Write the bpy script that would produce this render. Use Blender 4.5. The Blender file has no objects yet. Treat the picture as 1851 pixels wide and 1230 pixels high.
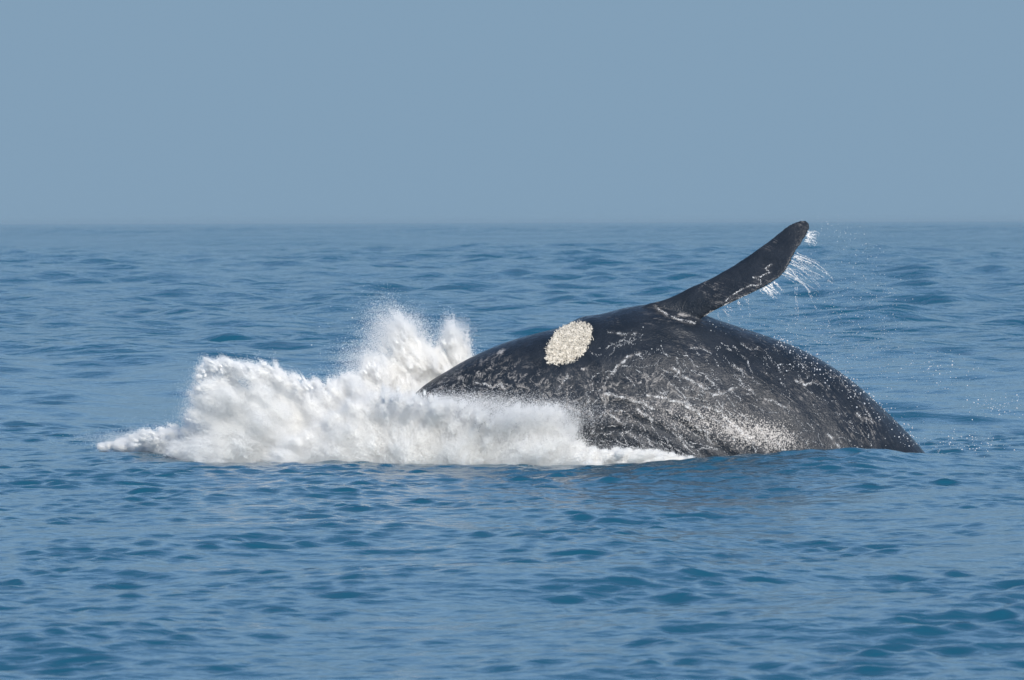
import bpy, bmesh, math, random
import numpy as np
from mathutils import Vector, noise
from mathutils.bvhtree import BVHTree

rng = np.random.default_rng(11)
random.seed(4)
scene = bpy.context.scene
COL = scene.collection

# ------------------------------------------------------------------ camera
CAM_H = 3.6            # eye height above the mean sea level (deck of a small boat)
D = 80.0               # distance to the whale
FPX = 9600.0           # focal length in photograph pixels
CX, HOR = 925.5, 402.0
cam_d = bpy.data.cameras.new("camera")
cam = bpy.data.objects.new("camera", cam_d)
COL.objects.link(cam)
cam_d.sensor_width = 36.0
cam_d.lens = 36.0 * FPX / 1851.0
cam_d.clip_start = 0.5
cam_d.clip_end = 80000.0
pitch = math.atan((615.0 - HOR) / FPX)
cam.location = (0, 0, CAM_H)
cam.rotation_euler = (math.radians(90) - pitch, math.radians(0.15), 0)
cam_d.dof.use_dof = True
cam_d.dof.focus_distance = 79.3
cam_d.dof.aperture_fstop = 5.6
scene.camera = cam

# ------------------------------------------------------------------ world, sun, exposure
SUN_EL, SUN_AZ = math.radians(26), math.radians(166)     # azimuth clockwise from +Y: behind the camera, to its right
world = bpy.data.worlds.new("World")
scene.world = world
world.use_nodes = True
wn, wl = world.node_tree.nodes, world.node_tree.links
wn.clear()
sky = wn.new("ShaderNodeTexSky")
sky.sky_type = 'NISHITA'
sky.sun_disc = False
sky.sun_elevation = SUN_EL
sky.sun_rotation = SUN_AZ
sky.air_density = 1.0
sky.dust_density = 0.6
sky.ozone_density = 3.0
bg = wn.new("ShaderNodeBackground")
SKY_STRENGTH = 0.145
bg.inputs["Strength"].default_value = SKY_STRENGTH
wo = wn.new("ShaderNodeOutputWorld")
# a bank of grey-blue sea haze all round the horizon that thins out upwards
geo = wn.new("ShaderNodeNewGeometry")
sep = wn.new("ShaderNodeSeparateXYZ")
wl.new(geo.outputs["Incoming"], sep.inputs[0])
up = wn.new("ShaderNodeMath")
up.operation = 'MULTIPLY'
up.inputs[1].default_value = -1.0
wl.new(sep.outputs["Z"], up.inputs[0])
hz = wn.new("ShaderNodeMapRange")
hz.interpolation_type = 'SMOOTHSTEP'
hz.inputs["From Min"].default_value = 0.04
hz.inputs["From Max"].default_value = 0.24
hz.inputs["To Min"].default_value = 1.0
hz.inputs["To Max"].default_value = 0.0
wl.new(up.outputs[0], hz.inputs["Value"])
mixs = wn.new("ShaderNodeMix")
mixs.data_type = 'RGBA'
mixs.inputs["B"].default_value = (0.226 / SKY_STRENGTH, 0.350 / SKY_STRENGTH, 0.480 / SKY_STRENGTH, 1)
wl.new(hz.outputs[0], mixs.inputs["Factor"])
wl.new(sky.outputs[0], mixs.inputs["A"])
wl.new(mixs.outputs["Result"], bg.inputs["Color"])
wl.new(bg.outputs[0], wo.inputs["Surface"])

sun_d = bpy.data.lights.new("sun", 'SUN')
sun_d.energy = 4.2
sun_d.angle = math.radians(0.53)
sun_d.color = (1.0, 0.95, 0.89)
sun = bpy.data.objects.new("sun", sun_d)
COL.objects.link(sun)
sdir = Vector((math.sin(SUN_AZ) * math.cos(SUN_EL), math.cos(SUN_AZ) * math.cos(SUN_EL), math.sin(SUN_EL)))
sun.rotation_euler = sdir.to_track_quat('Z', 'Y').to_euler()
sun.location = (10, -30, 40)

vs = scene.view_settings
vs.view_transform = 'Standard'
vs.look = 'None'
vs.exposure = 0.0
vs.gamma = 1.0
vs.use_curve_mapping = False
cy = scene.cycles
cy.use_denoising = True
cy.max_bounces = 16
cy.diffuse_bounces = 14
cy.glossy_bounces = 3
cy.transmission_bounces = 14
cy.volume_bounces = 1
cy.caustics_reflective = False
cy.caustics_refractive = False


# ------------------------------------------------------------------ helpers
def P(px, py, Y=D):
    """photograph pixel at distance Y -> world point (level camera)"""
    return np.array([(px - CX) / FPX * Y, Y, CAM_H - (py - HOR) / FPX * Y])


def new_mat(name):
    m = bpy.data.materials.new(name)
    m.use_nodes = True
    m.node_tree.nodes.clear()
    return m, m.node_tree.nodes, m.node_tree.links


def mesh_obj(name, verts, faces, mat, parent=None, smooth=True):
    me = bpy.data.meshes.new(name)
    me.from_pydata(verts, [], faces)
    me.update()
    if smooth:
        me.polygons.foreach_set("use_smooth", np.ones(len(me.polygons), bool))
    me.materials.append(mat)
    o = bpy.data.objects.new(name, me)
    COL.objects.link(o)
    if parent:
        o.parent = parent
    return o


def tag(o, label=None, cat=None, kind=None, group=None):
    for k, v in (("label", label), ("category", cat), ("kind", kind), ("group", group)):
        if v:
            o[k] = v


def N(nodes, t, **kw):
    n = nodes.new(t)
    for k, v in kw.items():
        setattr(n, k, v)
    return n


def math_node(nodes, links, op, a, b=None, c=None, clamp=False):
    n = nodes.new("ShaderNodeMath")
    n.operation = op
    n.use_clamp = clamp
    for i, v in enumerate((a, b, c)):
        if v is None:
            continue
        if isinstance(v, (int, float)):
            n.inputs[i].default_value = v
        else:
            links.new(v, n.inputs[i])
    return n.outputs[0]


def smooth_range(nodes, links, x, lo, hi, out0=0.0, out1=1.0):
    n = nodes.new("ShaderNodeMapRange")
    n.interpolation_type = 'SMOOTHSTEP'
    links.new(x, n.inputs["Value"])
    for k, v in (("From Min", lo), ("From Max", hi), ("To Min", out0), ("To Max", out1)):
        if isinstance(v, (int, float)):
            n.inputs[k].default_value = v
        else:
            links.new(v, n.inputs[k])
    return n.outputs[0]


# ------------------------------------------------------------------ materials
def water_material():
    m, n, l = new_mat("sea_water")
    out = N(n, "ShaderNodeOutputMaterial")
    b = N(n, "ShaderNodeBsdfPrincipled")
    b.inputs["Base Color"].default_value = (0.008, 0.084, 0.142, 1)
    b.inputs["IOR"].default_value = 1.333
    b.inputs["Roughness"].default_value = 0.14
    tc = N(n, "ShaderNodeTexCoord")
    sx = N(n, "ShaderNodeSeparateXYZ")
    l.new(tc.outputs["Object"], sx.inputs[0])
    yy = sx.outputs["Y"]
    total = None
    # ripples finer than the mesh; beyond the whale the mesh coarsens and longer ripples move into the relief
    for scale, height, y0, y1, rot in ((5.2, 0.020, None, None, 14), (1.15, 0.20, 90, 170, -10), (0.32, 0.75, 220, 600, 8), (0.09, 2.4, 700, 2000, 0)):
        mp = N(n, "ShaderNodeMapping")
        mp.inputs["Rotation"].default_value = (0, 0, math.radians(rot))
        mp.inputs["Scale"].default_value = (0.8, 1.3, 1.0)
        l.new(tc.outputs["Object"], mp.inputs["Vector"])
        n1 = N(n, "ShaderNodeTexNoise")
        n1.inputs["Scale"].default_value = scale
        n1.inputs["Detail"].default_value = 2.5
        n1.inputs["Roughness"].default_value = 0.5
        n1.inputs["Distortion"].default_value = 0.3
        l.new(mp.outputs[0], n1.inputs["Vector"])
        h = math_node(n, l, 'MULTIPLY', n1.outputs["Fac"], height)
        if y0:
            h = math_node(n, l, 'MULTIPLY', h, smooth_range(n, l, yy, y0, y1))
        total = h if total is None else math_node(n, l, 'ADD', total, h)
    bp = N(n, "ShaderNodeBump")
    bp.inputs["Strength"].default_value = 1.0
    bp.inputs["Distance"].default_value = 1.0
    l.new(total, bp.inputs["Height"])
    l.new(bp.outputs[0], b.inputs["Normal"])
    l.new(b.outputs[0], out.inputs["Surface"])
    return m


def spray_material():
    m, n, l = new_mat("white_spray")
    out = N(n, "ShaderNodeOutputMaterial")
    d = N(n, "ShaderNodeBsdfDiffuse")
    t = N(n, "ShaderNodeBsdfTranslucent")
    for s in (d, t):
        s.inputs["Color"].default_value = (0.975, 0.972, 0.96, 1)
    mx = N(n, "ShaderNodeMixShader")
    mx.inputs[0].default_value = 0.5
    l.new(d.outputs[0], mx.inputs[1])
    l.new(t.outputs[0], mx.inputs[2])
    l.new(mx.outputs[0], out.inputs["Surface"])
    return m


def callosity_material():
    m, n, l = new_mat("callosity_crust")
    out = N(n, "ShaderNodeOutputMaterial")
    b = N(n, "ShaderNodeBsdfPrincipled")
    tc = N(n, "ShaderNodeTexCoord")
    n1 = N(n, "ShaderNodeTexNoise")
    n1.inputs["Scale"].default_value = 30.0
    n1.inputs["Detail"].default_value = 4.0
    l.new(tc.outputs["Object"], n1.inputs["Vector"])
    r = N(n, "ShaderNodeValToRGB")
    r.color_ramp.elements[0].position = 0.32
    r.color_ramp.elements[0].color = (0.46, 0.43, 0.37, 1)
    r.color_ramp.elements[1].position = 0.62
    r.color_ramp.elements[1].color = (0.76, 0.71, 0.62, 1)
    l.new(n1.outputs["Fac"], r.inputs[0])
    l.new(r.outputs[0], b.inputs["Base Color"])
    b.inputs["Roughness"].default_value = 0.6
    l.new(b.outputs[0], out.inputs["Surface"])
    return m


def whale_material():
    m, n, l = new_mat("whale_skin")
    out = N(n, "ShaderNodeOutputMaterial")
    b = N(n, "ShaderNodeBsdfPrincipled")
    tc = N(n, "ShaderNodeTexCoord")
    obj = tc.outputs["Object"]

    def attr(name):
        a = N(n, "ShaderNodeAttribute")
        a.attribute_name = name
        return a

    flow = attr("flow")
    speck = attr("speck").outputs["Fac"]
    lines = attr("lines").outputs["Fac"]
    pale = attr("pale").outputs["Fac"]

    def tex(vec, scale, detail=3.0, rough=0.55, dist=0.0):
        t = N(n, "ShaderNodeTexNoise")
        t.inputs["Scale"].default_value = scale
        t.inputs["Detail"].default_value = detail
        t.inputs["Roughness"].default_value = rough
        t.inputs["Distortion"].default_value = dist
        l.new(vec, t.inputs["Vector"])
        return t.outputs["Fac"]

    # dark skin with soft mottling
    mott = tex(obj, 2.2, 5.0, 0.6, 0.6)
    ramp = N(n, "ShaderNodeValToRGB")
    ramp.color_ramp.elements[0].position = 0.3
    ramp.color_ramp.elements[0].color = (0.010, 0.015, 0.022, 1)
    ramp.color_ramp.elements[1].position = 0.72
    ramp.color_ramp.elements[1].color = (0.026, 0.032, 0.042, 1)
    l.new(mott, ramp.inputs[0])

    # pale specks, two sizes: water drops and painted sun glints, denser by the attribute
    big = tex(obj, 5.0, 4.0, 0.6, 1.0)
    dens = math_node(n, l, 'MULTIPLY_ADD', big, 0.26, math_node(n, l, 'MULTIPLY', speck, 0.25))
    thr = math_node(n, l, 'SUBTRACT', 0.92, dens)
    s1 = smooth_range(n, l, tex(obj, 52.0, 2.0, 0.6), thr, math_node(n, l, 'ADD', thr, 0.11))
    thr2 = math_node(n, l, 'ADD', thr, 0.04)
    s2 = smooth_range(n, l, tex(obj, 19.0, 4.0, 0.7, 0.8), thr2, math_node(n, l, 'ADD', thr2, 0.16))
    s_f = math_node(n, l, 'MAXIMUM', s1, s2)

    # wispy scuffs that run with the body
    fl = N(n, "ShaderNodeMapping")
    fl.inputs["Scale"].default_value = (0.7, 6.0, 1.0)
    l.new(flow.outputs["Vector"], fl.inputs["Vector"])
    st = tex(fl.outputs[0], 2.3, 5.0, 0.62, 0.9)
    gate = tex(obj, 1.5, 3.0, 0.5)
    ridge = math_node(n, l, 'ABSOLUTE', math_node(n, l, 'SUBTRACT', st, 0.5))
    wis = smooth_range(n, l, ridge, 0.0, 0.020, 1.0, 0.0)
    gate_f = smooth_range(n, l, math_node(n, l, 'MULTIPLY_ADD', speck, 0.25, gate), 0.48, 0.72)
    wis = math_node(n, l, 'MULTIPLY', wis, gate_f)
    brk = smooth_range(n, l, tex(obj, 14.0, 3.0, 0.6), 0.40, 0.62)
    wis = math_node(n, l, 'MULTIPLY', wis, brk)

    # marbled scuffs on the head
    v = tex(obj, 4.2, 5.0, 0.65, 1.6)
    vr = math_node(n, l, 'ABSOLUTE', math_node(n, l, 'SUBTRACT', v, 0.52))
    marb = smooth_range(n, l, vr, 0.0, 0.045, 1.0, 0.0)
    marb = math_node(n, l, 'MULTIPLY', marb, smooth_range(n, l, pale, 0.15, 0.8))
    marb = math_node(n, l, 'MULTIPLY', marb, smooth_range(n, l, tex(obj, 9.0, 3.0, 0.6), 0.40, 0.64))

    brk2 = smooth_range(n, l, tex(obj, 24.0, 4.0, 0.7), 0.42, 0.66)
    ln = math_node(n, l, 'MULTIPLY', lines, math_node(n, l, 'MULTIPLY_ADD', brk2, 0.95, 0.05))
    spots = smooth_range(n, l, math_node(n, l, 'MULTIPLY', attr("spots").outputs["Fac"],
                                         math_node(n, l, 'MULTIPLY', tex(obj, 22.0, 4.0, 0.7), 1.9)), 0.45, 0.95)

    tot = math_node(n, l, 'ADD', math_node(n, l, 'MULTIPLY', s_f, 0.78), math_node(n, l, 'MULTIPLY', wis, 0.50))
    tot = math_node(n, l, 'ADD', tot, math_node(n, l, 'MULTIPLY', marb, 0.55))
    tot = math_node(n, l, 'ADD', tot, math_node(n, l, 'MULTIPLY', ln, 0.45))
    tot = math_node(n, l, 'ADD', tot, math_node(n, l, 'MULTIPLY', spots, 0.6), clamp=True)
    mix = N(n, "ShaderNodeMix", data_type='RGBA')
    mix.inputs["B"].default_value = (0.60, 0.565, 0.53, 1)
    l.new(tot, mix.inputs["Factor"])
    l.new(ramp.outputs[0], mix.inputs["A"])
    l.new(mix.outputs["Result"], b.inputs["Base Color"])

    # wet skin: glossy, finely pitted
    b.inputs["IOR"].default_value = 1.36
    b.inputs["Specular IOR Level"].default_value = 0.42
    rg = smooth_range(n, l, tex(obj, 8.0, 4.0, 0.6), 0.3, 0.7, 0.26, 0.46)
    l.new(rg, b.inputs["Roughness"])
    h = math_node(n, l, 'ADD', math_node(n, l, 'MULTIPLY', tex(obj, 34.0, 3.0, 0.6), 0.5), math_node(n, l, 'MULTIPLY', tex(obj, 7.0, 4.0, 0.55), 0.9))
    h = math_node(n, l, 'ADD', h, math_node(n, l, 'MULTIPLY', tot, 0.25))
    bp = N(n, "ShaderNodeBump")
    bp.inputs["Strength"].default_value = 0.65
    bp.inputs["Distance"].default_value = 0.035
    l.new(h, bp.inputs["Height"])
    l.new(bp.outputs[0], b.inputs["Normal"])
    l.new(b.outputs[0], out.inputs["Surface"])
    return m


M_WATER = water_material()
M_SPRAY = spray_material()
M_SKIN = whale_material()
M_CALL = callosity_material()


# ------------------------------------------------------------------ the sea
def smoothstep(x, a, b):
    t = np.clip((x - a) / (b - a), 0, 1)
    return t * t * (3 - 2 * t)


def make_sea():
    # rows: distances from the boat, fine around the whale and growing towards the horizon
    rows = [4.0]
    s = 2.0
    while rows[-1] < 36.0:
        rows.append(min(rows[-1] + s, 36.0))
        s = max(0.3, s * 0.85)
    while rows[-1] < 90.0:
        rows.append(rows[-1] + 0.085)
    s = 0.085
    while rows[-1] < 650.0:
        s = min(s * 1.012, rows[-1] * 0.0024)
        rows.append(rows[-1] + s)
    while rows[-1] < 32000.0:
        s = min(s * 1.02, rows[-1] * 0.0065)
        rows.append(rows[-1] + s)
    rows = np.array(rows)
    # columns: bearings, fine towards the whale and coarser to both sides
    c = [0.0]
    s = math.radians(0.0365)
    while c[-1] < math.radians(7.6):
        c.append(c[-1] + s)
    while c[-1] < math.radians(68):
        s *= 1.085
        c.append(c[-1] + s)
    c = np.array(c)
    bear = np.concatenate([-c[:0:-1], c])
    dy = np.gradient(rows)
    tanb = np.tan(bear)
    nr, nc = len(rows), len(bear)
    X = rows[:, None] * tanb[None, :]
    Y = np.repeat(rows[:, None], nc, 1)
    Z = np.zeros_like(X)
    DX = np.zeros_like(X)
    DY = np.zeros_like(X)
    # local grid step across, to leave out waves that the grid cannot carry
    dxs = rows[:, None] * np.gradient(tanb)[None, :]
    r = np.random.default_rng(5)
    # gust pattern that strengthens and calms the ripples
    gust = np.zeros_like(X)
    for i in range(9):
        lam = 4.0 * 1.6 ** r.uniform(0, 6)
        th = r.uniform(0, 2 * math.pi)
        gust += np.cos(2 * math.pi / lam * (X * math.cos(th) + Y * math.sin(th) * 0.7) + r.uniform(0, 6.28))
    gust = np.clip(1.0 + 0.16 * gust, 0.7, 1.4)
    fine = np.zeros_like(X)
    for i in range(12):     # small cat's paws
        lam = 1.1 * 1.5 ** r.uniform(0, 4)
        th = r.uniform(0, 2 * math.pi)
        fine += np.cos(2 * math.pi / lam * (X * math.cos(th) + Y * math.sin(th)) + r.uniform(0, 6.28)).astype(np.float32)
    fine = np.where(Y < 200, np.clip(np.exp(0.16 * fine - 0.04), 0.6, 1.45), 1.0)
    slick = np.exp(-((Y - 73.5) / 6.0) ** 4) * np.exp(-(X / 10.0) ** 4)
    gust = gust * (1 - slick) + np.maximum(gust, 1.4) * slick
    near = np.exp(-(Y / 330.0) ** 4)
    octs = [  # wavelength from, to, components, rms slope, main heading (deg from +Y), spread (deg)
        (55, 95, 5, 0.048, 200, 18),
        (22, 55, 8, 0.020, 196, 25),
        (8, 22, 12, 0.018, 190, 35),
        (3.6, 8, 20, 0.026, 175, 45),
        (1.2, 3.6, 30, 0.024, 187, 36),
        (0.6, 1.2, 36, 0.040, 183, 36),
        (0.24, 0.55, 80, 0.118, 177, 38),
    ]
    rougher = 1.0 + 1.5 * smoothstep(Y, 80, 108) + 1.7 * smoothstep(Y, 108, 220)      # livelier open water beyond the whale's slick
    for l0, l1, cnt, slope, head, spread in octs:
        for i in range(cnt):
            lam = l0 * (l1 / l0) ** ((i + r.uniform()) / cnt)
            th = math.radians(head + r.normal() * spread)
            k = 2 * math.pi / lam
            a = slope / k * math.sqrt(2.0 / cnt)
            ph = r.uniform(0, 2 * math.pi)
            w_row = smoothstep(lam / dy, 2.2, 3.8)
            last = np.nonzero(w_row > 0)[0]
            if len(last) == 0:
                continue
            lo, hi = last[0], last[-1] + 1
            sl = slice(lo, hi)
            w = w_row[sl, None] * smoothstep(lam / dxs[sl], 2.2, 3.8)
            if lam < 8:
                w = w * rougher[sl]
            if lam < 5:
                w = w * gust[sl]
            if lam < 1.2:
                w = w * fine[sl]
            elif lam > 8:
                w = w * (1 - 0.88 * near[sl])
            kx, ky = k * math.sin(th), k * math.cos(th)
            q = (kx * X[sl] + ky * Y[sl] + ph).astype(np.float32)
            Z[sl] += a * w * np.cos(q)
            sn = (a * 0.75) * w * np.sin(q)
            DX[sl] -= sn * math.sin(th)
            DY[sl] -= sn * math.cos(th)
    # the swell that rises in front of the whale, and two more nearer the boat
    px = X / np.maximum(Y, 1) * FPX + CX
    crest = np.interp(px, [-800, -200, 60, 330, 700, 1080, 1250, 1400, 1500, 1560, 1620, 1680, 1850, 2100, 2700],
                      [0.0, 0.02, 0.06, 0.09, 0.09, 0.10, 0.19, 0.25, 0.31, 0.32, 0.29, 0.25, 0.20, 0.12, 0.0])
    Z += crest * np.exp(-((Y - 75.6 - 0.02 * X) / np.where(Y < 75.6 + 0.02 * X, 4.2, 2.0)) ** 2)
    Z += 0.10 * np.exp(-((Y - 50.5 + 0.10 * X) / 1.7) ** 2) * (0.7 + 0.3 * np.cos(X * 0.9 + 0.6))
    Z += 0.07 * np.exp(-((Y - 59.0 - 0.16 * X) / 2.2) ** 2) * (0.6 + 0.4 * np.cos(X * 0.5 + 2.0))
    Z += 0.08 * np.exp(-((Y - 45.0 - 0.25 * X) / 1.6) ** 2)
    V = np.stack([X + DX, Y + DY, Z], -1).reshape(-1, 3).astype(np.float32)
    idx = np.arange(nr * nc).reshape(nr, nc)
    quads = np.stack([idx[:-1, :-1], idx[:-1, 1:], idx[1:, 1:], idx[1:, :-1]], -1).reshape(-1, 4)
    me = bpy.data.meshes.new("sea")
    me.vertices.add(len(V))
    me.vertices.foreach_set("co", V.ravel())
    nf = len(quads)
    me.loops.add(nf * 4)
    me.loops.foreach_set("vertex_index", quads.ravel().astype(np.int32))
    me.polygons.add(nf)
    me.polygons.foreach_set("loop_start", np.arange(0, nf * 4, 4, dtype=np.int32))
    me.polygons.foreach_set("use_smooth", np.ones(nf, bool))
    me.update(calc_edges=True)
    me.materials.append(M_WATER)
    o = bpy.data.objects.new("sea", me)
    COL.objects.link(o)
    tag(o, "rippled blue open sea with low swells reaching the horizon", "sea", "structure")
    print("sea", nr, nc, nf * 2)
    return o


sea = make_sea()

# ------------------------------------------------------------------ the whale
# rings: top point, bottom point (both on the body's mid plane), half depth
RINGS = [
    ((748, 712), (747, 724), 0.06, 80.25),
    ((772, 692), (764, 738), 0.22, 80.2),
    ((806, 671), (800, 772), 0.45, 80.15),
    ((850, 646), (845, 830), 0.72, 80.1),
    ((905, 622), (893, 890), 0.98, 80.05),
    ((960, 605), (943, 930), 1.14, 80.0),
    ((1020, 590), (996, 962), 1.28, 80.0),
    ((1080, 571), (1046, 985), 1.40, 80.0),
    ((1135, 556), (1092, 1004), 1.48, 80.0),
    ((1190, 551), (1135, 1018), 1.54, 80.0),
    ((1245, 560), (1176, 1026), 1.58, 80.0),
    ((1300, 580), (1216, 1030), 1.60, 80.0),
    ((1360, 600), (1258, 1032), 1.60, 80.0),
    ((1420, 621), (1300, 1034), 1.58, 80.0),
    ((1480, 650), (1344, 1036), 1.54, 80.0),
    ((1540, 691), (1390, 1040), 1.48, 80.0),
    ((1600, 744), (1436, 1048), 1.40, 80.0),
    ((1650, 796), (1480, 1060), 1.30, 80.0),
    ((1690, 845), (1524, 1078), 1.20, 80.0),
    ((1740, 910), (1575, 1105), 1.05, 80.0),
    ((1790, 985), (1630, 1145), 0.9, 80.0),
]
# flipper: leading edge, trailing edge, depth of both, half thickness
FIN = [
    ((1120, 592), (1225, 640), 79.80, 79.60, 0.24),
    ((1160, 556), (1246, 604), 79.76, 79.52, 0.20),
    ((1197, 546), (1258, 583), 79.72, 79.44, 0.155),
    ((1220, 537), (1274, 573), 79.70, 79.36, 0.125),
    ((1248, 522), (1296, 560), 79.68, 79.29, 0.105),
    ((1280, 508), (1324, 547), 79.66, 79.23, 0.09),
    ((1312, 491), (1358, 532), 79.64, 79.18, 0.08),
    ((1344, 470), (1386, 517), 79.62, 79.15, 0.07),
    ((1376, 448), (1410, 502), 79.60, 79.15, 0.06),
    ((1404, 426), (1424, 485), 79.58, 79.18, 0.052),
    ((1424, 411), (1434, 464), 79.56, 79.24, 0.045),
    ((1440, 403), (1450, 440), 79.54, 79.32, 0.035),
    ((1453, 399), (1462, 420), 79.52, 79.42, 0.022),
    ((1460, 401), (1465, 410), 79.50, 79.46, 0.010),
]


def catmull(pts, n):
    """resample rows of numbers with a Catmull-Rom spline, n steps per segment"""
    pts = np.array(pts, float)
    p = np.vstack([2 * pts[0] - pts[1], pts, 2 * pts[-1] - pts[-2]])
    out = []
    for i in range(1, len(p) - 2):
        for t in np.linspace(0, 1, n, endpoint=False):
            a, b, c, d = p[i - 1], p[i], p[i + 1], p[i + 2]
            out.append(0.5 * (2 * b + (c - a) * t + (2 * a - 5 * b + 4 * c - d) * t * t + (3 * b - a - 3 * c + d) * t ** 3))
    out.append(pts[-1])
    return np.array(out)


def tube(rings_pts):
    """closed skin over a list of equal rings"""
    V, F = [], []
    m = len(rings_pts[0])
    for rp in rings_pts:
        V += [tuple(p) for p in rp]
    for i in range(len(rings_pts) - 1):
        for j in range(m):
            k = (j + 1) % m
            F.append((i * m + j, i * m + k, (i + 1) * m + k, (i + 1) * m + j))
    V.append(tuple(np.mean(rings_pts[0], 0)))
    V.append(tuple(np.mean(rings_pts[-1], 0)))
    a, b = len(V) - 2, len(V) - 1
    o = (len(rings_pts) - 1) * m
    for j in range(m):
        k = (j + 1) % m
        F.append((k, j, a))
        F.append((o + j, o + k, b))
    return V, F


body_rows = catmull([list(P(*t, Y))[0::2] + list(P(*b_, Y))[0::2] + [d, Y] for t, b_, d, Y in RINGS], 5)
body_rings = []
for tx, tz, bx_, bz, d, Y in body_rows:
    ring = []
    for j in range(64):
        a = 2 * math.pi * j / 64
        ca, sa = math.cos(a), math.sin(a)
        # slightly flattened flanks
        sa = math.copysign(abs(sa) ** 0.86, sa)
        ring.append(((tx + bx_) / 2 + (tx - bx_) / 2 * ca, Y - d * sa, (tz + bz) / 2 + (tz - bz) / 2 * ca))
    body_rings.append(ring)
fin_rows = catmull([list(P(*a, ya)) + list(P(*b_, yb)) + [th] for a, b_, ya, yb, th in FIN], 6)
fin_rings = []
for row in fin_rows:
    A, B, th = row[:3], row[3:6], row[6]
    ch = B - A
    nrm = np.cross(ch, np.array([0.84, 0.0, 0.54]))
    nrm /= np.linalg.norm(nrm)
    ring = []
    for j in range(28):
        a = 2 * math.pi * j / 28
        u = 0.5 - 0.5 * math.cos(a)
        prof = math.sin(a)
        prof = math.copysign(abs(prof) ** 0.8, prof) * (1.0 - 0.45 * u)
        ring.append(tuple(A + ch * u + nrm * th * prof))
    fin_rings.append(ring)
bv, bf = tube(body_rings)
fv, ff = tube(fin_rings)
nb = len(bv)
raw = mesh_obj("whale_raw", bv + fv, bf + [tuple(i + nb for i in f) for f in ff], M_SKIN)
bm = bmesh.new()
bm.from_mesh(raw.data)
bmesh.ops.recalc_face_normals(bm, faces=bm.faces)
bm.to_mesh(raw.data)
bm.free()
md = raw.modifiers.new("remesh", 'REMESH')
md.mode = 'VOXEL'
md.voxel_size = 0.022
md.use_smooth_shade = True
sm = raw.modifiers.new("smooth", 'SMOOTH')
sm.factor = 0.5
sm.iterations = 6
dg = bpy.context.evaluated_depsgraph_get()
me = bpy.data.meshes.new_from_object(raw.evaluated_get(dg))
me.name = "right_whale"
bpy.data.objects.remove(raw)
whale = bpy.data.objects.new("right_whale", me)
COL.objects.link(whale)
me.materials.clear()
me.materials.append(M_SKIN)

nv = len(me.vertices)
co = np.empty(nv * 3, np.float32)
me.vertices.foreach_get("co", co)
co = co.reshape(-1, 3).astype(float)
no = np.empty(nv * 3, np.float32)
me.vertices.foreach_get("normal", no)
no = no.reshape(-1, 3)
# flank coordinates in photograph units on the body's mid plane (whale stays put, they are just its own x and z)
U = co[:, 0] / co[:, 1] * FPX + CX
W = (CAM_H - co[:, 2]) / co[:, 1] * FPX + HOR
front = np.clip(0.35 - no[:, 1] * 2.0, 0, 1)

LINES = [  # (points, half width in units, strength, relief in metres)
    ([(1169, 715), (1200, 722), (1234, 731), (1255, 744), (1273, 757)], 2.6, 1.0, 0.012),
    ([(1150, 741), (1169, 754), (1182, 763)], 2.4, .9, 0.010),
    ([(1215, 666), (1247, 689), (1280, 707)], 3.0, .9, 0.008),
    ([(1286, 718), (1305, 712), (1331, 702)], 2.6, .8, 0.0),
    ([(1292, 741), (1318, 763), (1357, 796)], 3.0, .9, 0.010),
    ([(1157, 640), (1134, 646), (1119, 661), (1097, 684)], 2.6, .8, 0.0),
    ([(1089, 713), (1111, 716), (1141, 724), (1160, 731), (1183, 740)], 2.6, .9, 0.012),
    ([(1092, 747), (1113, 758), (1126, 768)], 2.4, .8, 0.010),
    ([(1186, 555), (1207, 571), (1236, 581), (1256, 585)], 1.8, .8, -0.03),
    ([(1395, 480), (1383, 487), (1393, 494), (1376, 501), (1361, 503), (1374, 509), (1374, 516), (1356, 518), (1340, 524), (1327, 533), (1311, 545)], 1.2, 0.5, 0.0),
    ([(1272, 573), (1298, 560), (1324, 547), (1346, 537), (1366, 529)], 1.5, 0.9, 0.0),
    ([(1325, 663), (1338, 669), (1348, 678)], 2.4, .7, 0.0),
    ([(1438, 689), (1455, 699), (1474, 691)], 2.2, .9, 0.0),
    ([(1548, 747), (1558, 764)], 2.0, .6, 0.0),
    ([(1566, 745), (1578, 768)], 2.0, .6, 0.0),
    ([(1493, 786), (1505, 797), (1516, 809)], 2.2, .8, 0.0),
    ([(1383, 721), (1404, 731), (1425, 741)], 2.4, .6, 0.0),
    ([(1060, 705), (1064, 735), (1072, 760), (1070, 785)], 5.0, .35, 0.0),
    ([(1030, 668), (1022, 685), (1008, 705)], 4.0, .4, 0.0),
    ([(1200, 770), (1226, 790), (1240, 812)], 3.0, .5, 0.012),
    ([(1236, 752), (1262, 775), (1290, 806)], 3.0, .45, 0.012),
    ([(1130, 780), (1152, 796), (1165, 812)], 3.0, .5, 0.010),
    ([(1100, 600), (1125, 606), (1150, 604)], 2.2, .35, 0.0),
    ([(850, 740), (880, 728), (905, 738), (930, 720)], 2.6, .6, 0.0),
    ([(860, 690), (890, 700), (905, 694), (915, 712)], 2.4, .6, 0.0),
]
lines = np.zeros(nv)
disp = np.zeros(nv)
wob = 2.2 * np.sin(U * 0.21 + W * 0.13) + 1.4 * np.sin(U * 0.47 - W * 0.39 + 1.0)
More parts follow.
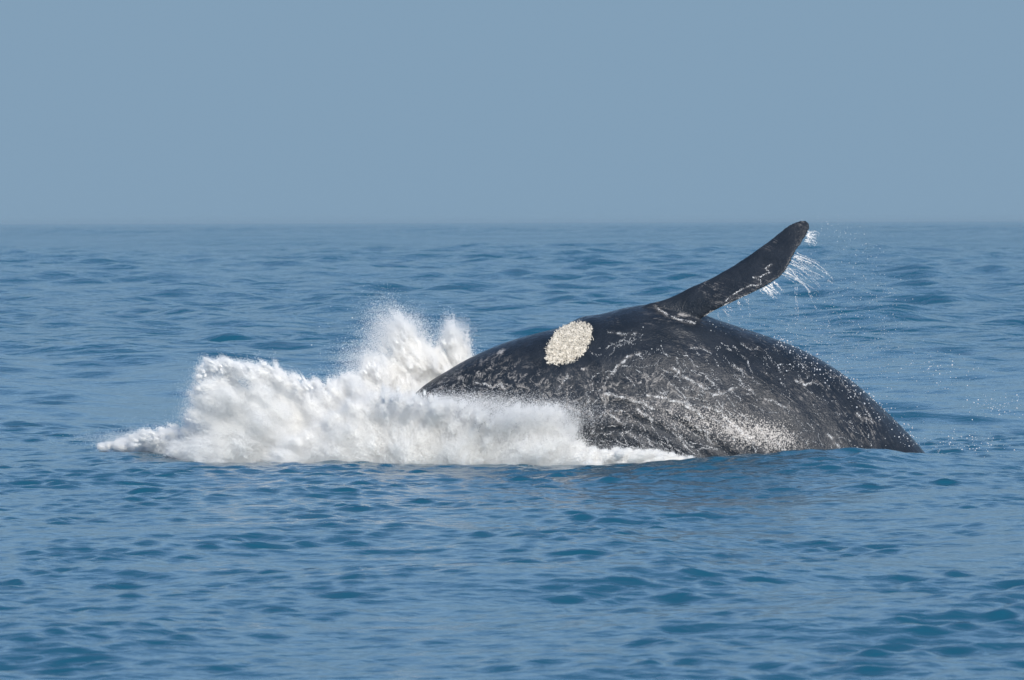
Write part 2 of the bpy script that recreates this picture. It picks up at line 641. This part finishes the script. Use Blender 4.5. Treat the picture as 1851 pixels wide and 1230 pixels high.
for pts, hw, strn, rel in LINES:
    pts = np.array(pts, float)
    box = (U > pts[:, 0].min() - 15) & (U < pts[:, 0].max() + 15) & (W > pts[:, 1].min() - 15) & (W < pts[:, 1].max() + 15)
    ii = np.nonzero(box)[0]
    if len(ii) == 0:
        continue
    k = 0.25 if len(pts) > 8 or hw < 2 else 0.8
    q = np.stack([U[ii] + k * wob[ii], W[ii] - k * wob[ii] * 0.6], -1)
    best = np.full(len(ii), 1e9)
    for a, b_ in zip(pts[:-1], pts[1:]):
        t = np.clip(((q - a) @ (b_ - a)) / ((b_ - a) @ (b_ - a)), 0, 1)
        best = np.minimum(best, np.linalg.norm(q - a - t[:, None] * (b_ - a), axis=1))
    lines[ii] = np.maximum(lines[ii], strn * np.exp(-(best / hw) ** 2) * front[ii])
    disp[ii] += rel * np.exp(-(best / (hw * 2.2)) ** 2) * front[ii]


def blob(x, y, rx, ry, rot=0.0):
    c, s = math.cos(math.radians(rot)), math.sin(math.radians(rot))
    dx, dy = U - x, W - y
    return np.exp(-(((dx * c + dy * s) / rx) ** 2 + ((-dx * s + dy * c) / ry) ** 2)) * front


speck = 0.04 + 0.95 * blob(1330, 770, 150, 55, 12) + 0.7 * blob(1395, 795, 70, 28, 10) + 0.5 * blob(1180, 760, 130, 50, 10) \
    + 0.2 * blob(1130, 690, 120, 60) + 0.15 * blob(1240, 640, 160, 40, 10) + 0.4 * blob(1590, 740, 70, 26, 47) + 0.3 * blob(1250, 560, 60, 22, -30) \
    + 0.5 * blob(1330, 540, 60, 14, -30)  # lower flank patches put sun glints and water drops into the skin colour
pale = 1.0 * blob(850, 700, 90, 45, -25) + 0.9 * blob(1010, 720, 120, 45) + 0.5 * blob(1150, 720, 120, 60) + 0.35 * blob(1260, 700, 120, 60)
spots = blob(905, 636, 13, 6, -35) + 0.8 * blob(776, 713, 12, 6, -30) + 0.8 * blob(798, 701, 10, 6, -20) + 0.75 * blob(832, 683, 14, 7, -25) \
    + 0.55 * blob(868, 660, 16, 6, -35) + 0.9 * blob(1235, 570, 17, 6, 5) + 0.5 * blob(1265, 583, 12, 5) + 0.5 * blob(1060, 668, 12, 30, 20)
for i in range(46):  # pale scuffs of many sizes on the flank
    x, y = rng.uniform(930, 1600), rng.uniform(610, 810)
    spots += rng.uniform(0.2, 0.55) * blob(x, y, rng.uniform(3, 10), rng.uniform(1.5, 4), rng.uniform(20, 60) if x > 1100 else rng.uniform(-40, 40))
# raised lip around the flipper's root and the step in the back behind the callosity
disp += 0.055 * np.exp(-((U - 1052) / 30) ** 2 - ((W - 580) / 16) ** 2)
disp += 0.04 * blob(1222, 590, 40, 8, 25)
# soft folds along the flank
ang = np.arctan2((W - 980) * 1.15, U - 1110)
rad = np.hypot(U - 1110, (W - 980) * 1.15)
disp += 0.014 * np.sin(rad * 0.22 + 2.0 * np.sin(ang * 5.0)) * blob(1240, 780, 190, 60, 12)
disp += 0.008 * np.sin(rad * 0.10 + 3.0 * np.sin(ang * 3.0 + 1)) * front
co2 = co + no * disp[:, None]
me.vertices.foreach_set("co", co2.astype(np.float32).ravel())
flow = np.stack([ang * 3.2, rad / 120.0, np.zeros(nv)], -1).astype(np.float32)
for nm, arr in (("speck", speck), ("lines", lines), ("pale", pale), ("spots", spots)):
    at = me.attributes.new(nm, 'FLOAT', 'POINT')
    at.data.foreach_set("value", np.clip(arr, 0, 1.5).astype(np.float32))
at = me.attributes.new("flow", 'FLOAT_VECTOR', 'POINT')
at.data.foreach_set("vector", flow.ravel())
me.polygons.foreach_set("use_smooth", np.ones(len(me.polygons), bool))
me.update()
tag(whale, "dark wet whale arching out of the sea with one flipper raised", "whale")
print("whale", nv, len(me.polygons))

bvh = BVHTree.FromPolygons([tuple(c) for c in co2], [tuple(p.vertices) for p in me.polygons])


def on_skin(px, py):
    """point and normal of the whale's flank at its own flank coordinates"""
    d = Vector(((px - CX) / FPX, 1.0, -(py - HOR) / FPX)).normalized()
    hit, nrm, _, _ = bvh.ray_cast(Vector((0, 0, CAM_H)), d)
    if hit is None:
        return None, None
    if nrm.dot(d) > 0:
        nrm = -nrm
    return hit, nrm


# callosity: a crust of raised, ragged horny growths on the head
CALL = [(1003, 602), (1020, 590), (1040, 584), (1061, 585), (1070, 592), (1071, 609), (1064, 625), (1053, 643),
        (1038, 653), (1017, 659), (998, 659), (986, 652), (987, 633), (994, 615)]


def inside(x, y, poly):
    c = False
    j = len(poly) - 1
    for i in range(len(poly)):
        xi, yi = poly[i]
        xj, yj = poly[j]
        if (yi > y) != (yj > y) and x < (xj - xi) * (y - yi) / (yj - yi) + xi:
            c = not c
        j = i
    return c


bm = bmesh.new()
ico = bmesh.new()
bmesh.ops.create_icosphere(ico, subdivisions=1, radius=1.0)
ico_v = [v.co.copy() for v in ico.verts]
ico_f = [[v.index for v in f.verts] for f in ico.faces]
ico.free()
for i in range(9000):
    x, y = random.uniform(980, 1076), random.uniform(580, 664)
    jx, jy = x + random.gauss(0, 2.2) + (x - 1030) * 0.05, y + random.gauss(0, 2.2) + (y - 622) * 0.05
    if not inside(jx, jy, CALL):
        continue
    hit, nrm = on_skin(x, y)
    if hit is None:
        continue
    t = nrm.orthogonal().normalized()
    t.rotate(__import__("mathutils").Quaternion(nrm, random.uniform(0, 6.28)))
    bt = nrm.cross(t)
    if i < 900:
        r1, r2, r3 = random.uniform(.014, .028), random.uniform(.010, .022), random.uniform(.008, .018)
    else:
        r1, r2, r3 = random.uniform(.003, .008), random.uniform(.003, .006), random.uniform(.010, .030)
    lean = (t * random.gauss(0, 0.55) + bt * random.gauss(0, 0.55))
    vv = []
    for c in ico_v:
        k = 1.0 + 0.25 * random.uniform(-1, 1)
        vv.append(bm.verts.new(hit + t * (c.x * r1 * k) + bt * (c.y * r2 * k) + (nrm + lean) * (c.z * r3 * k + 0.006)))
    for f in ico_f:
        bm.faces.new([vv[q] for q in f])
cm = bpy.data.meshes.new("callosity")
bm.to_mesh(cm)
bm.free()
cm.materials.append(M_CALL)
call = bpy.data.objects.new("callosity", cm)
COL.objects.link(call)
call.parent = whale
call["label"] = "cream white crusty callosity patch on the dark head"


# ------------------------------------------------------------------ water thrown into the air
def points_object(name, pts, rad, mat, label, cat):
    """droplets as one cloud of little spheres"""
    pts = np.asarray(pts, np.float32)
    rad = np.asarray(rad, np.float32)
    me = bpy.data.meshes.new(name)
    me.vertices.add(len(pts))
    me.vertices.foreach_set("co", pts.ravel())
    at = me.attributes.new("rad", 'FLOAT', 'POINT')
    at.data.foreach_set("value", rad)
    me.update()
    me.materials.append(mat)
    o = bpy.data.objects.new(name, me)
    COL.objects.link(o)
    g = bpy.data.node_groups.new(name + "_nodes", 'GeometryNodeTree')
    g.interface.new_socket("Geometry", in_out='INPUT', socket_type='NodeSocketGeometry')
    g.interface.new_socket("Geometry", in_out='OUTPUT', socket_type='NodeSocketGeometry')
    gi, go = g.nodes.new("NodeGroupInput"), g.nodes.new("NodeGroupOutput")
    mp = g.nodes.new("GeometryNodeMeshToPoints")
    na = g.nodes.new("GeometryNodeInputNamedAttribute")
    na.data_type = 'FLOAT'
    na.inputs["Name"].default_value = "rad"
    sm_ = g.nodes.new("GeometryNodeSetMaterial")
    sm_.inputs["Material"].default_value = mat
    g.links.new(gi.outputs[0], mp.inputs["Mesh"])
    g.links.new(na.outputs[0], mp.inputs["Radius"])
    g.links.new(mp.outputs[0], sm_.inputs["Geometry"])
    g.links.new(sm_.outputs[0], go.inputs[0])
    o.modifiers.new("droplets", 'NODES').node_group = g
    tag(o, label, cat, "stuff")
    print(name, len(pts))
    return o


def unit(n):
    v = rng.normal(size=(n, 3))
    return v / np.linalg.norm(v, axis=1)[:, None]


def grow(c, r, d, n, off0, off1, s0, s1, stretch):
    """n children for each cluster: offset on the parent's shell, smaller radius, stretched along the throw"""
    c2, d2, r2 = np.repeat(c, n, 0), np.repeat(d, n, 0), np.repeat(r, n)
    o = unit(len(c2)) * (r2 * rng.uniform(off0, off1, len(c2)))[:, None]
    al = (o * d2).sum(1)[:, None] * d2
    o = o + al * (stretch - 1.0)
    return c2 + o, r2 * rng.uniform(s0, s1, len(c2)), d2


IMPACT = P(800, 850, 80.0)
puffs = []   # centre, radius, throw direction


def fill(profile, base, ydepth, jit, step, rmin, rmax, lift=1.0, keep=1.0):
    xs = [p[0] for p in profile]
    ys = [p[1] for p in profile]
    x = xs[0]
    while x < xs[-1]:
        top = np.interp(x, xs, ys) + 6
        bot = np.interp(x, [b[0] for b in base], [b[1] for b in base])
        Yc = np.interp(x, [b[0] for b in ydepth], [b[1] for b in ydepth])
        h = bot - top
        y = top
        while y < bot + 6:
            t = (y - top) / max(h, 1)
            r = (rmin + (rmax - rmin) * min(1, t * 2.0)) * rng.uniform(0.75, 1.2)
            r = min(r, max(0.04, h * 0.008 * 0.42))
            if rng.uniform() < keep or t > 0.35:
                q = P(x + rng.normal() * step * 0.35, y + r * 120 * 0.75 + rng.normal() * step * 0.25, Yc + rng.normal() * jit)
                d = q - IMPACT
                d[2] = abs(d[2]) + 0.8 * lift
                d /= np.linalg.norm(d)
                puffs.append((q, r, d))
            y += step * rng.uniform(0.8, 1.2)
        x += step * rng.uniform(0.8, 1.2)


# back wall: long low tail, the curling hump, the two tall jets
fill([(300, 777), (330, 771), (352, 745), (358, 690), (366, 662), (385, 652), (410, 656), (440, 657), (475, 656), (500, 664),
      (530, 682), (560, 694), (590, 700), (620, 688), (660, 668), (690, 656), (720, 660), (760, 660), (800, 664), (850, 660)],
     [(186, 800), (260, 812), (340, 830), (420, 838), (900, 838)],
     [(186, 85.0), (300, 82.0), (360, 80.6), (500, 80.4), (700, 81.0), (850, 81.6)], 0.28, 17, 0.09, 0.19)
fill([(182, 797), (215, 790), (250, 784), (290, 778), (345, 766)], [(182, 800), (215, 805), (260, 812), (345, 830)],
     [(182, 85.0), (300, 82.0), (345, 80.9)], 0.22, 8, 0.04, 0.08)
# front wall thrown up against the flank
fill([(500, 806), (545, 782), (590, 752), (640, 722), (690, 705), (730, 716), (760, 724), (800, 720), (830, 735), (860, 742), (885, 756), (905, 752), (930, 738), (960, 742),
      (990, 735), (1008, 738), (1022, 768), (1042, 797), (1064, 806)],
     [(500, 838), (1070, 838)],
     [(500, 79.8), (640, 79.4), (740, 79.1), (850, 78.9), (1000, 78.35), (1070, 78.25)], 0.15, 16, 0.08, 0.17)
# foam lying along the flank
fill([(1040, 806), (1100, 808), (1160, 811), (1200, 815), (1250, 823)], [(1040, 838), (1150, 838), (1250, 828)],
     [(1040, 78.2), (1250, 78.1)], 0.08, 9, 0.035, 0.06)


def jet(x0, y0, x1, y1, w0, w1, Y, n, r0, r1):
    for i in range(n):
        t = rng.uniform() ** 0.9
        x = x0 + (x1 - x0) * t + rng.normal() * (w0 + (w1 - w0) * t) * 0.5
        y = y0 + (y1 - y0) * t + rng.normal() * 6
        d = P(x1, y1, Y) - P(x0, y0, Y)
        d = d / np.linalg.norm(d)
        puffs.append((P(x, y, Y + rng.normal() * 0.18), (r0 + (r1 - r0) * t) * rng.uniform(.8, 1.2), d))


streaks = []   # start, direction, length, width, count


def spurt(x0, y0, x1, y1, w0, w1, Y, n, l0, l1):
    """a ragged jet made of many thin threads of spray"""
    for i in range(n):
        t = rng.uniform()
        u = rng.normal() * 0.5
        x = x0 + (x1 - x0) * t + u * (w0 + (w1 - w0) * t)
        y = y0 + (y1 - y0) * t + abs(u) * 14 + rng.normal() * 4
        d = P(x1, y1, Y) - P(x0, y0, Y)
        d = d / np.linalg.norm(d) + rng.normal(size=3) * 0.22 + np.array([u * 0.25, 0, 0])
        streaks.append((P(x, y, Y + rng.normal() * 0.16), d / np.linalg.norm(d), rng.uniform(l0, l1), rng.uniform(0.015, 0.05) * (1.4 - 0.8 * t), int(rng.uniform(250, 1000) * (1.2 - 0.85 * t))))


spurt(784, 676, 720, 580, 40, 13, 81.3, 270, 0.10, 0.32)
spurt(740, 670, 708, 606, 26, 18, 81.3, 70, 0.08, 0.22)
spurt(838, 672, 817, 598, 21, 21, 81.4, 190, 0.10, 0.26)
jet(778, 672, 738, 618, 30, 12, 81.3, 24, 0.11, 0.05)
jet(695, 690, 690, 656, 40, 30, 81.2, 14, 0.13, 0.07)
jet(838, 670, 824, 625, 17, 15, 81.4, 20, 0.09, 0.05)
jet(770, 660, 782, 648, 18, 12, 81.3, 6, 0.08, 0.06)
# ragged fringe on the crests of the walls
for fx, fy, fY in (((360, 560), None, 80.4), ((560, 700), None, 80.8), ((690, 1040), None, 78.6), ((240, 360), None, 82.0)):
    for i in range(int((fx[1] - fx[0]) * (0.3 if fY < 79 else 0.9))):
        x = rng.uniform(*fx)
        if fY < 79:
            y = np.interp(x, [690, 730, 800, 830, 885, 930, 960, 1008, 1022, 1040], [705, 716, 720, 735, 756, 738, 742, 738, 768, 797])
        else:
            y = np.interp(x, [190, 250, 330, 352, 360, 366, 385, 440, 475, 500, 530, 590, 620, 660, 700], [795, 783, 771, 745, 690, 662, 652, 657, 656, 664, 682, 700, 688, 668, 650])
        q = P(x, y + 10 + rng.normal() * 7, fY + rng.normal() * 0.2)
        d = q - IMPACT
        d[1] *= 0.3
        d[2] = abs(d[2]) + 0.9
        d = d / np.linalg.norm(d) + rng.normal(size=3) * 0.3
        streaks.append((q, d / np.linalg.norm(d), rng.uniform(0.04, 0.15 if fY > 79 else 0.08), rng.uniform(0.010, 0.03), int(rng.uniform(120, 600))))

pc = np.array([p[0] for p in puffs])
pr = np.array([p[1] for p in puffs])
pd = np.array([p[2] for p in puffs])
c, r, d = grow(pc, pr, pd, 14, 0.1, 1.0, 0.28, 0.55, 1.2)
c, r, d = grow(c, r, d, 9, 0.0, 1.1, 0.26, 0.6, 1.9)
c, r, d = grow(c, r, d, 20, 0.0, 1.5, 0.2, 0.4, 2.6)
n_fill = 2600
cf = np.repeat(pc, n_fill, 0)
rf = np.repeat(pr, n_fill)
gf = rng.normal(size=cf.shape) * (rf * 0.72)[:, None]
df = np.repeat(pd, n_fill, 0)
gf += (gf * df).sum(1)[:, None] * df * 0.35
c = np.vstack([c, cf + gf])
spray_r = np.clip(rng.lognormal(math.log(0.0031), 0.3, len(c)), 0.0018, 0.008)
spray_r[-len(cf):] *= 0.8
scnt = np.array([q[4] for q in streaks])
so = np.repeat(np.array([q[0] for q in streaks]), scnt, 0)
sd = np.repeat(np.array([q[1] for q in streaks]), scnt, 0)
sl_ = np.repeat(np.array([q[2] for q in streaks]), scnt)
sw = np.repeat(np.array([q[3] for q in streaks]), scnt)
tt = np.abs(rng.normal(size=len(so))) * 0.55
st_p = so + sd * (sl_ * tt)[:, None] + rng.normal(size=so.shape) * (sw * (0.45 + 0.6 * tt))[:, None]
c = np.vstack([c, st_p])
spray_r = np.concatenate([spray_r, rng.uniform(0.002, 0.004, len(st_p))])
print("puffs", len(pc), "points", len(c))
# veil of fine mist round the plumes
mist_c = pc[rng.integers(0, len(pc), 60000)] + rng.normal(size=(60000, 3)) * np.array([0.16, 0.2, 0.13])
veil = []
for x, y, sx, sy, Y, n in ((694, 612, 20, 30, 81.3, 22000), (660, 655, 26, 18, 81.2, 12000), (735, 590, 20, 14, 81.3, 9000), (820, 600, 15, 12, 81.4, 6000),
                           (950, 750, 60, 14, 78.2, 30000), (820, 732, 70, 12, 78.8, 30000), (1030, 778, 12, 20, 78.3, 5000), (290, 790, 60, 6, 82.5, 9000),
                           (385, 725, 24, 22, 80.3, 7000)):
    q = np.array([P(0, 0, Y)] * n)
    xs = x + rng.normal(size=n) * sx
    ys = y + rng.normal(size=n) * sy
    Ys = Y + rng.normal(size=n) * 0.25
    veil.append(np.stack([(xs - CX) / FPX * Ys, Ys, CAM_H - (ys - HOR) / FPX * Ys], -1))
veil = np.vstack(veil + [mist_c])
all_p = np.vstack([c, veil])
all_r = np.concatenate([spray_r, rng.uniform(0.0018, 0.0032, len(veil))])
ok = all_p[:, 2] > -0.35
points_object("splash", all_p[ok], all_r[ok], M_SPRAY, "big white splash of foam and spray thrown up around the whale's head", "splash")

# water streaming off the raised flipper
sp, sr = [], []


def strand(x0, y0, x1, y1, sag, Y0, Y1, n, r0, r1, wob_=1.2, fade=0.6):
    ph, fr = rng.uniform(0, 6.28), rng.uniform(5, 11)
    for i in range(n):
        t = rng.uniform() ** (1.0 + fade * 0.3)
        x = x0 + (x1 - x0) * t + wob_ * math.sin(ph + fr * t) + rng.normal() * 0.5 * (0.5 + t)
        y = y0 + (y1 - y0) * t - sag * 4 * t * (1 - t) + wob_ * math.cos(ph + fr * t) * 0.6 + rng.normal() * 0.5 * (0.5 + t)
        sp.append(P(x, y, Y0 + (Y1 - Y0) * t))
        sr.append((r0 + (r1 - r0) * t) * rng.uniform(0.6, 1.3))


edge = [(1463, 416), (1455, 432), (1446, 448), (1436, 466), (1427, 484), (1418, 497), (1404, 508), (1386, 520), (1358, 535), (1327, 550), (1300, 563), (1276, 577)]
for i in range(34):      # sheet off the widest part
    t = rng.uniform()
    x0, y0 = 1440 - 26 * t + rng.normal() * 2, 458 + 40 * t + rng.normal() * 2
    L = rng.uniform(25, 75)
    a = math.radians(rng.normal(24, 10) + 12 * t)
    strand(x0, y0, x0 + L * math.cos(a), y0 + L * math.sin(a), L * 0.05, 79.25, 79.25 + rng.normal() * 0.1, int(L * 1.7), 0.0032, 0.0024)
for (x0, y0, x1, y1, sag) in ((1426, 488, 1476, 560, 9), (1430, 480, 1504, 515, 6), (1420, 496, 1470, 540, 8), (1438, 462, 1508, 508, 7), (1440, 470, 1500, 500, 4)):
    strand(x0, y0, x1, y1, sag, 79.25, 79.3, 170, 0.0040, 0.0030, 1.6)
for i in range(22):
    t = rng.uniform()
    x0, y0 = 1400 - 30 * t + rng.normal() * 2, 510 + 14 * t
    L = rng.uniform(8, 30)
    strand(x0, y0, x0 + L * 0.75, y0 + L * 0.75, 1, 79.2, 79.2, int(L * 2.0), 0.0045, 0.0035)
for i in range(20):
    t = rng.uniform()
    strand(1462 - 8 * t, 416 + 22 * t, 1462 - 8 * t + rng.uniform(8, 26), 416 + 22 * t + rng.uniform(2, 12), 1, 79.4, 79.4, 34, 0.004, 0.003)
for i in range(10):
    x = rng.uniform(1285, 1350)
    y = 571 - (x - 1285) * 0.5
    strand(x, y, x + rng.uniform(4, 12), y + rng.uniform(6, 16), 0, 79.3, 79.3, 16, 0.004, 0.003)
for x in (1437, 1440, 1352):
    strand(x, 520, x + 2, 575, 0, 79.3, 79.3, 40, 0.004, 0.0035, 0.6)
points_object("flipper_water", sp, sr, M_SPRAY, "thin streams of water flung off the edge of the raised flipper", "water")

# loose drops
dp, dr = [], []


def drops(n, x, y, sx, sy, Y, sY, r0=0.0022, r1=0.0065, rot=0.0):
    ca, sa = math.cos(math.radians(rot)), math.sin(math.radians(rot))
    for i in range(n):
        a, b_ = rng.normal() * sx, rng.normal() * sy
        q = P(x + a * ca - b_ * sa, y + a * sa + b_ * ca, Y + rng.normal() * sY)
        if q[2] > 0.05:
            dp.append(q)
            dr.append(r0 + (r1 - r0) * rng.uniform() ** 3)


arc = catmull([(1470, 408), (1515, 416), (1550, 438), (1575, 470), (1592, 510), (1606, 545), (1610, 580), (1598, 612), (1578, 640)], 10)
for x, y in arc:
    drops(3, x, y, 11, 11, 79.4, 0.2)
drops(420, 1520, 560, 52, 55, 79.4, 0.4)
drops(260, 1490, 600, 60, 30, 79.4, 0.4)
drops(160, 1550, 640, 60, 25, 79.6, 0.5)
drops(120, 1400, 590, 50, 16, 79.4, 0.3)
drops(60, 1330, 592, 40, 6, 79.3, 0.2)
drops(70, 1715, 672, 45, 14, 80, 0.6, 0.004, 0.011)
drops(90, 1805, 735, 30, 12, 80, 0.6, 0.004, 0.012)
drops(80, 1750, 805, 40, 10, 79.5, 0.5, 0.004, 0.011)
drops(60, 1690, 795, 30, 12, 79.5, 0.5)
drops(160, 1590, 700, 60, 35, 79.8, 0.6)
drops(40, 690, 590, 40, 25, 81, 0.3, 0.004, 0.009)
drops(40, 640, 640, 30, 20, 81, 0.3, 0.004, 0.009)
drops(40, 780, 600, 30, 15, 81, 0.3, 0.004, 0.009)
for i in range(430):     # along the tail side of the back
    t = rng.uniform()
    x = 1395 + 265 * t
    y = np.interp(x, [1395, 1450, 1500, 1550, 1600, 1640, 1668], [612, 635, 662, 700, 745, 785, 815]) + abs(rng.normal()) * 26 - 2
    hit, nrm = on_skin(x, y)
    if hit is not None and hit.z > 0.2:
        q = hit + nrm * rng.uniform(0.02, 0.12)
        dp.append(np.array(q))
        dr.append(0.003 + 0.010 * rng.uniform() ** 2.5)
for i in range(260):     # beads all over the flank
    x, y = rng.uniform(1050, 1640), rng.uniform(560, 815)
    hit, nrm = on_skin(x, y)
    if hit is not None and hit.z > 0.2:
        dp.append(np.array(hit + nrm * 0.004))
        dr.append(0.0022 + 0.007 * rng.uniform() ** 3)
TRICKLES = list(LINES)
for i in range(220):    # short stray trickles that follow the flank
    x, y = rng.uniform(1060, 1560), rng.uniform(620, 812)
    a = math.radians(rng.normal(38, 9) if x > 1150 else rng.normal(-10, 40))
    a += math.radians((x - 1300) * 0.05)
    L, pts_ = rng.uniform(8, 60), [(x, y)]
    for k in range(4):
        a += rng.normal() * 0.25
        x, y = x + math.cos(a) * L / 4, y + math.sin(a) * L / 4
        pts_.append((x, y))
    TRICKLES.append((pts_, rng.uniform(0.8, 2.0), rng.uniform(0.06, 0.36) * (0.55 if x > 1380 else 1.0), 0))
for pts, hw, strn, rel in TRICKLES:   # foam trickling down the creases
    pts = np.array(pts, float)
    seg = np.linalg.norm(np.diff(pts, axis=0), axis=1)
    cum = np.concatenate([[0], np.cumsum(seg)])
    ph = rng.uniform(0, 6.28)
    for i in range(int(cum[-1] * 7.0 * strn)):
        t = rng.uniform(0, cum[-1])
        if 0.5 + 0.5 * math.sin(t * 0.33 + ph) * math.sin(t * 0.11 + 2 * ph) < rng.uniform(0.1, 0.6):
            continue
        w = min(hw, 2.4) * 0.55
        x = np.interp(t, cum, pts[:, 0]) + rng.normal() * w + 1.2 * math.sin(t * 0.23 + ph)
        y = np.interp(t, cum, pts[:, 1]) + rng.normal() * w + 1.2 * math.cos(t * 0.19 + ph)
        hit, nrm = on_skin(x, y)
        if hit is not None and hit.z > 0.1:
            dp.append(np.array(hit + nrm * 0.002))
            dr.append(rng.uniform(0.0016, 0.0046))
points_object("water_drops", dp, dr, M_SPRAY, "white water drops and trickles on the whale's flank and in the air beside it", "drops")

# ------------------------------------------------------------------ the hazy air over the sea
def make_haze():
    m, n, l = new_mat("sea_haze")
    out = N(n, "ShaderNodeOutputMaterial")
    v = N(n, "ShaderNodeVolumePrincipled")
    v.inputs["Color"].default_value = (0.42, 0.565, 0.655, 1)
    v.inputs["Density"].default_value = 0.00004
    v.inputs["Anisotropy"].default_value = 0.0
    l.new(v.outputs[0], out.inputs["Volume"])
    a, z0, z1 = 36000.0, -6.0, 12.0
    V = [(x, y, z) for z in (z0, z1) for y in (-300.0, a) for x in (-84000.0, 84000.0)]
    F = [(0, 2, 3, 1), (4, 5, 7, 6), (0, 1, 5, 4), (2, 6, 7, 3), (0, 4, 6, 2), (1, 3, 7, 5)]
    o = mesh_obj("haze", V, F, m, smooth=False)
    tag(o, "thin pale sea haze lying over the water", "haze", "stuff")


make_haze()
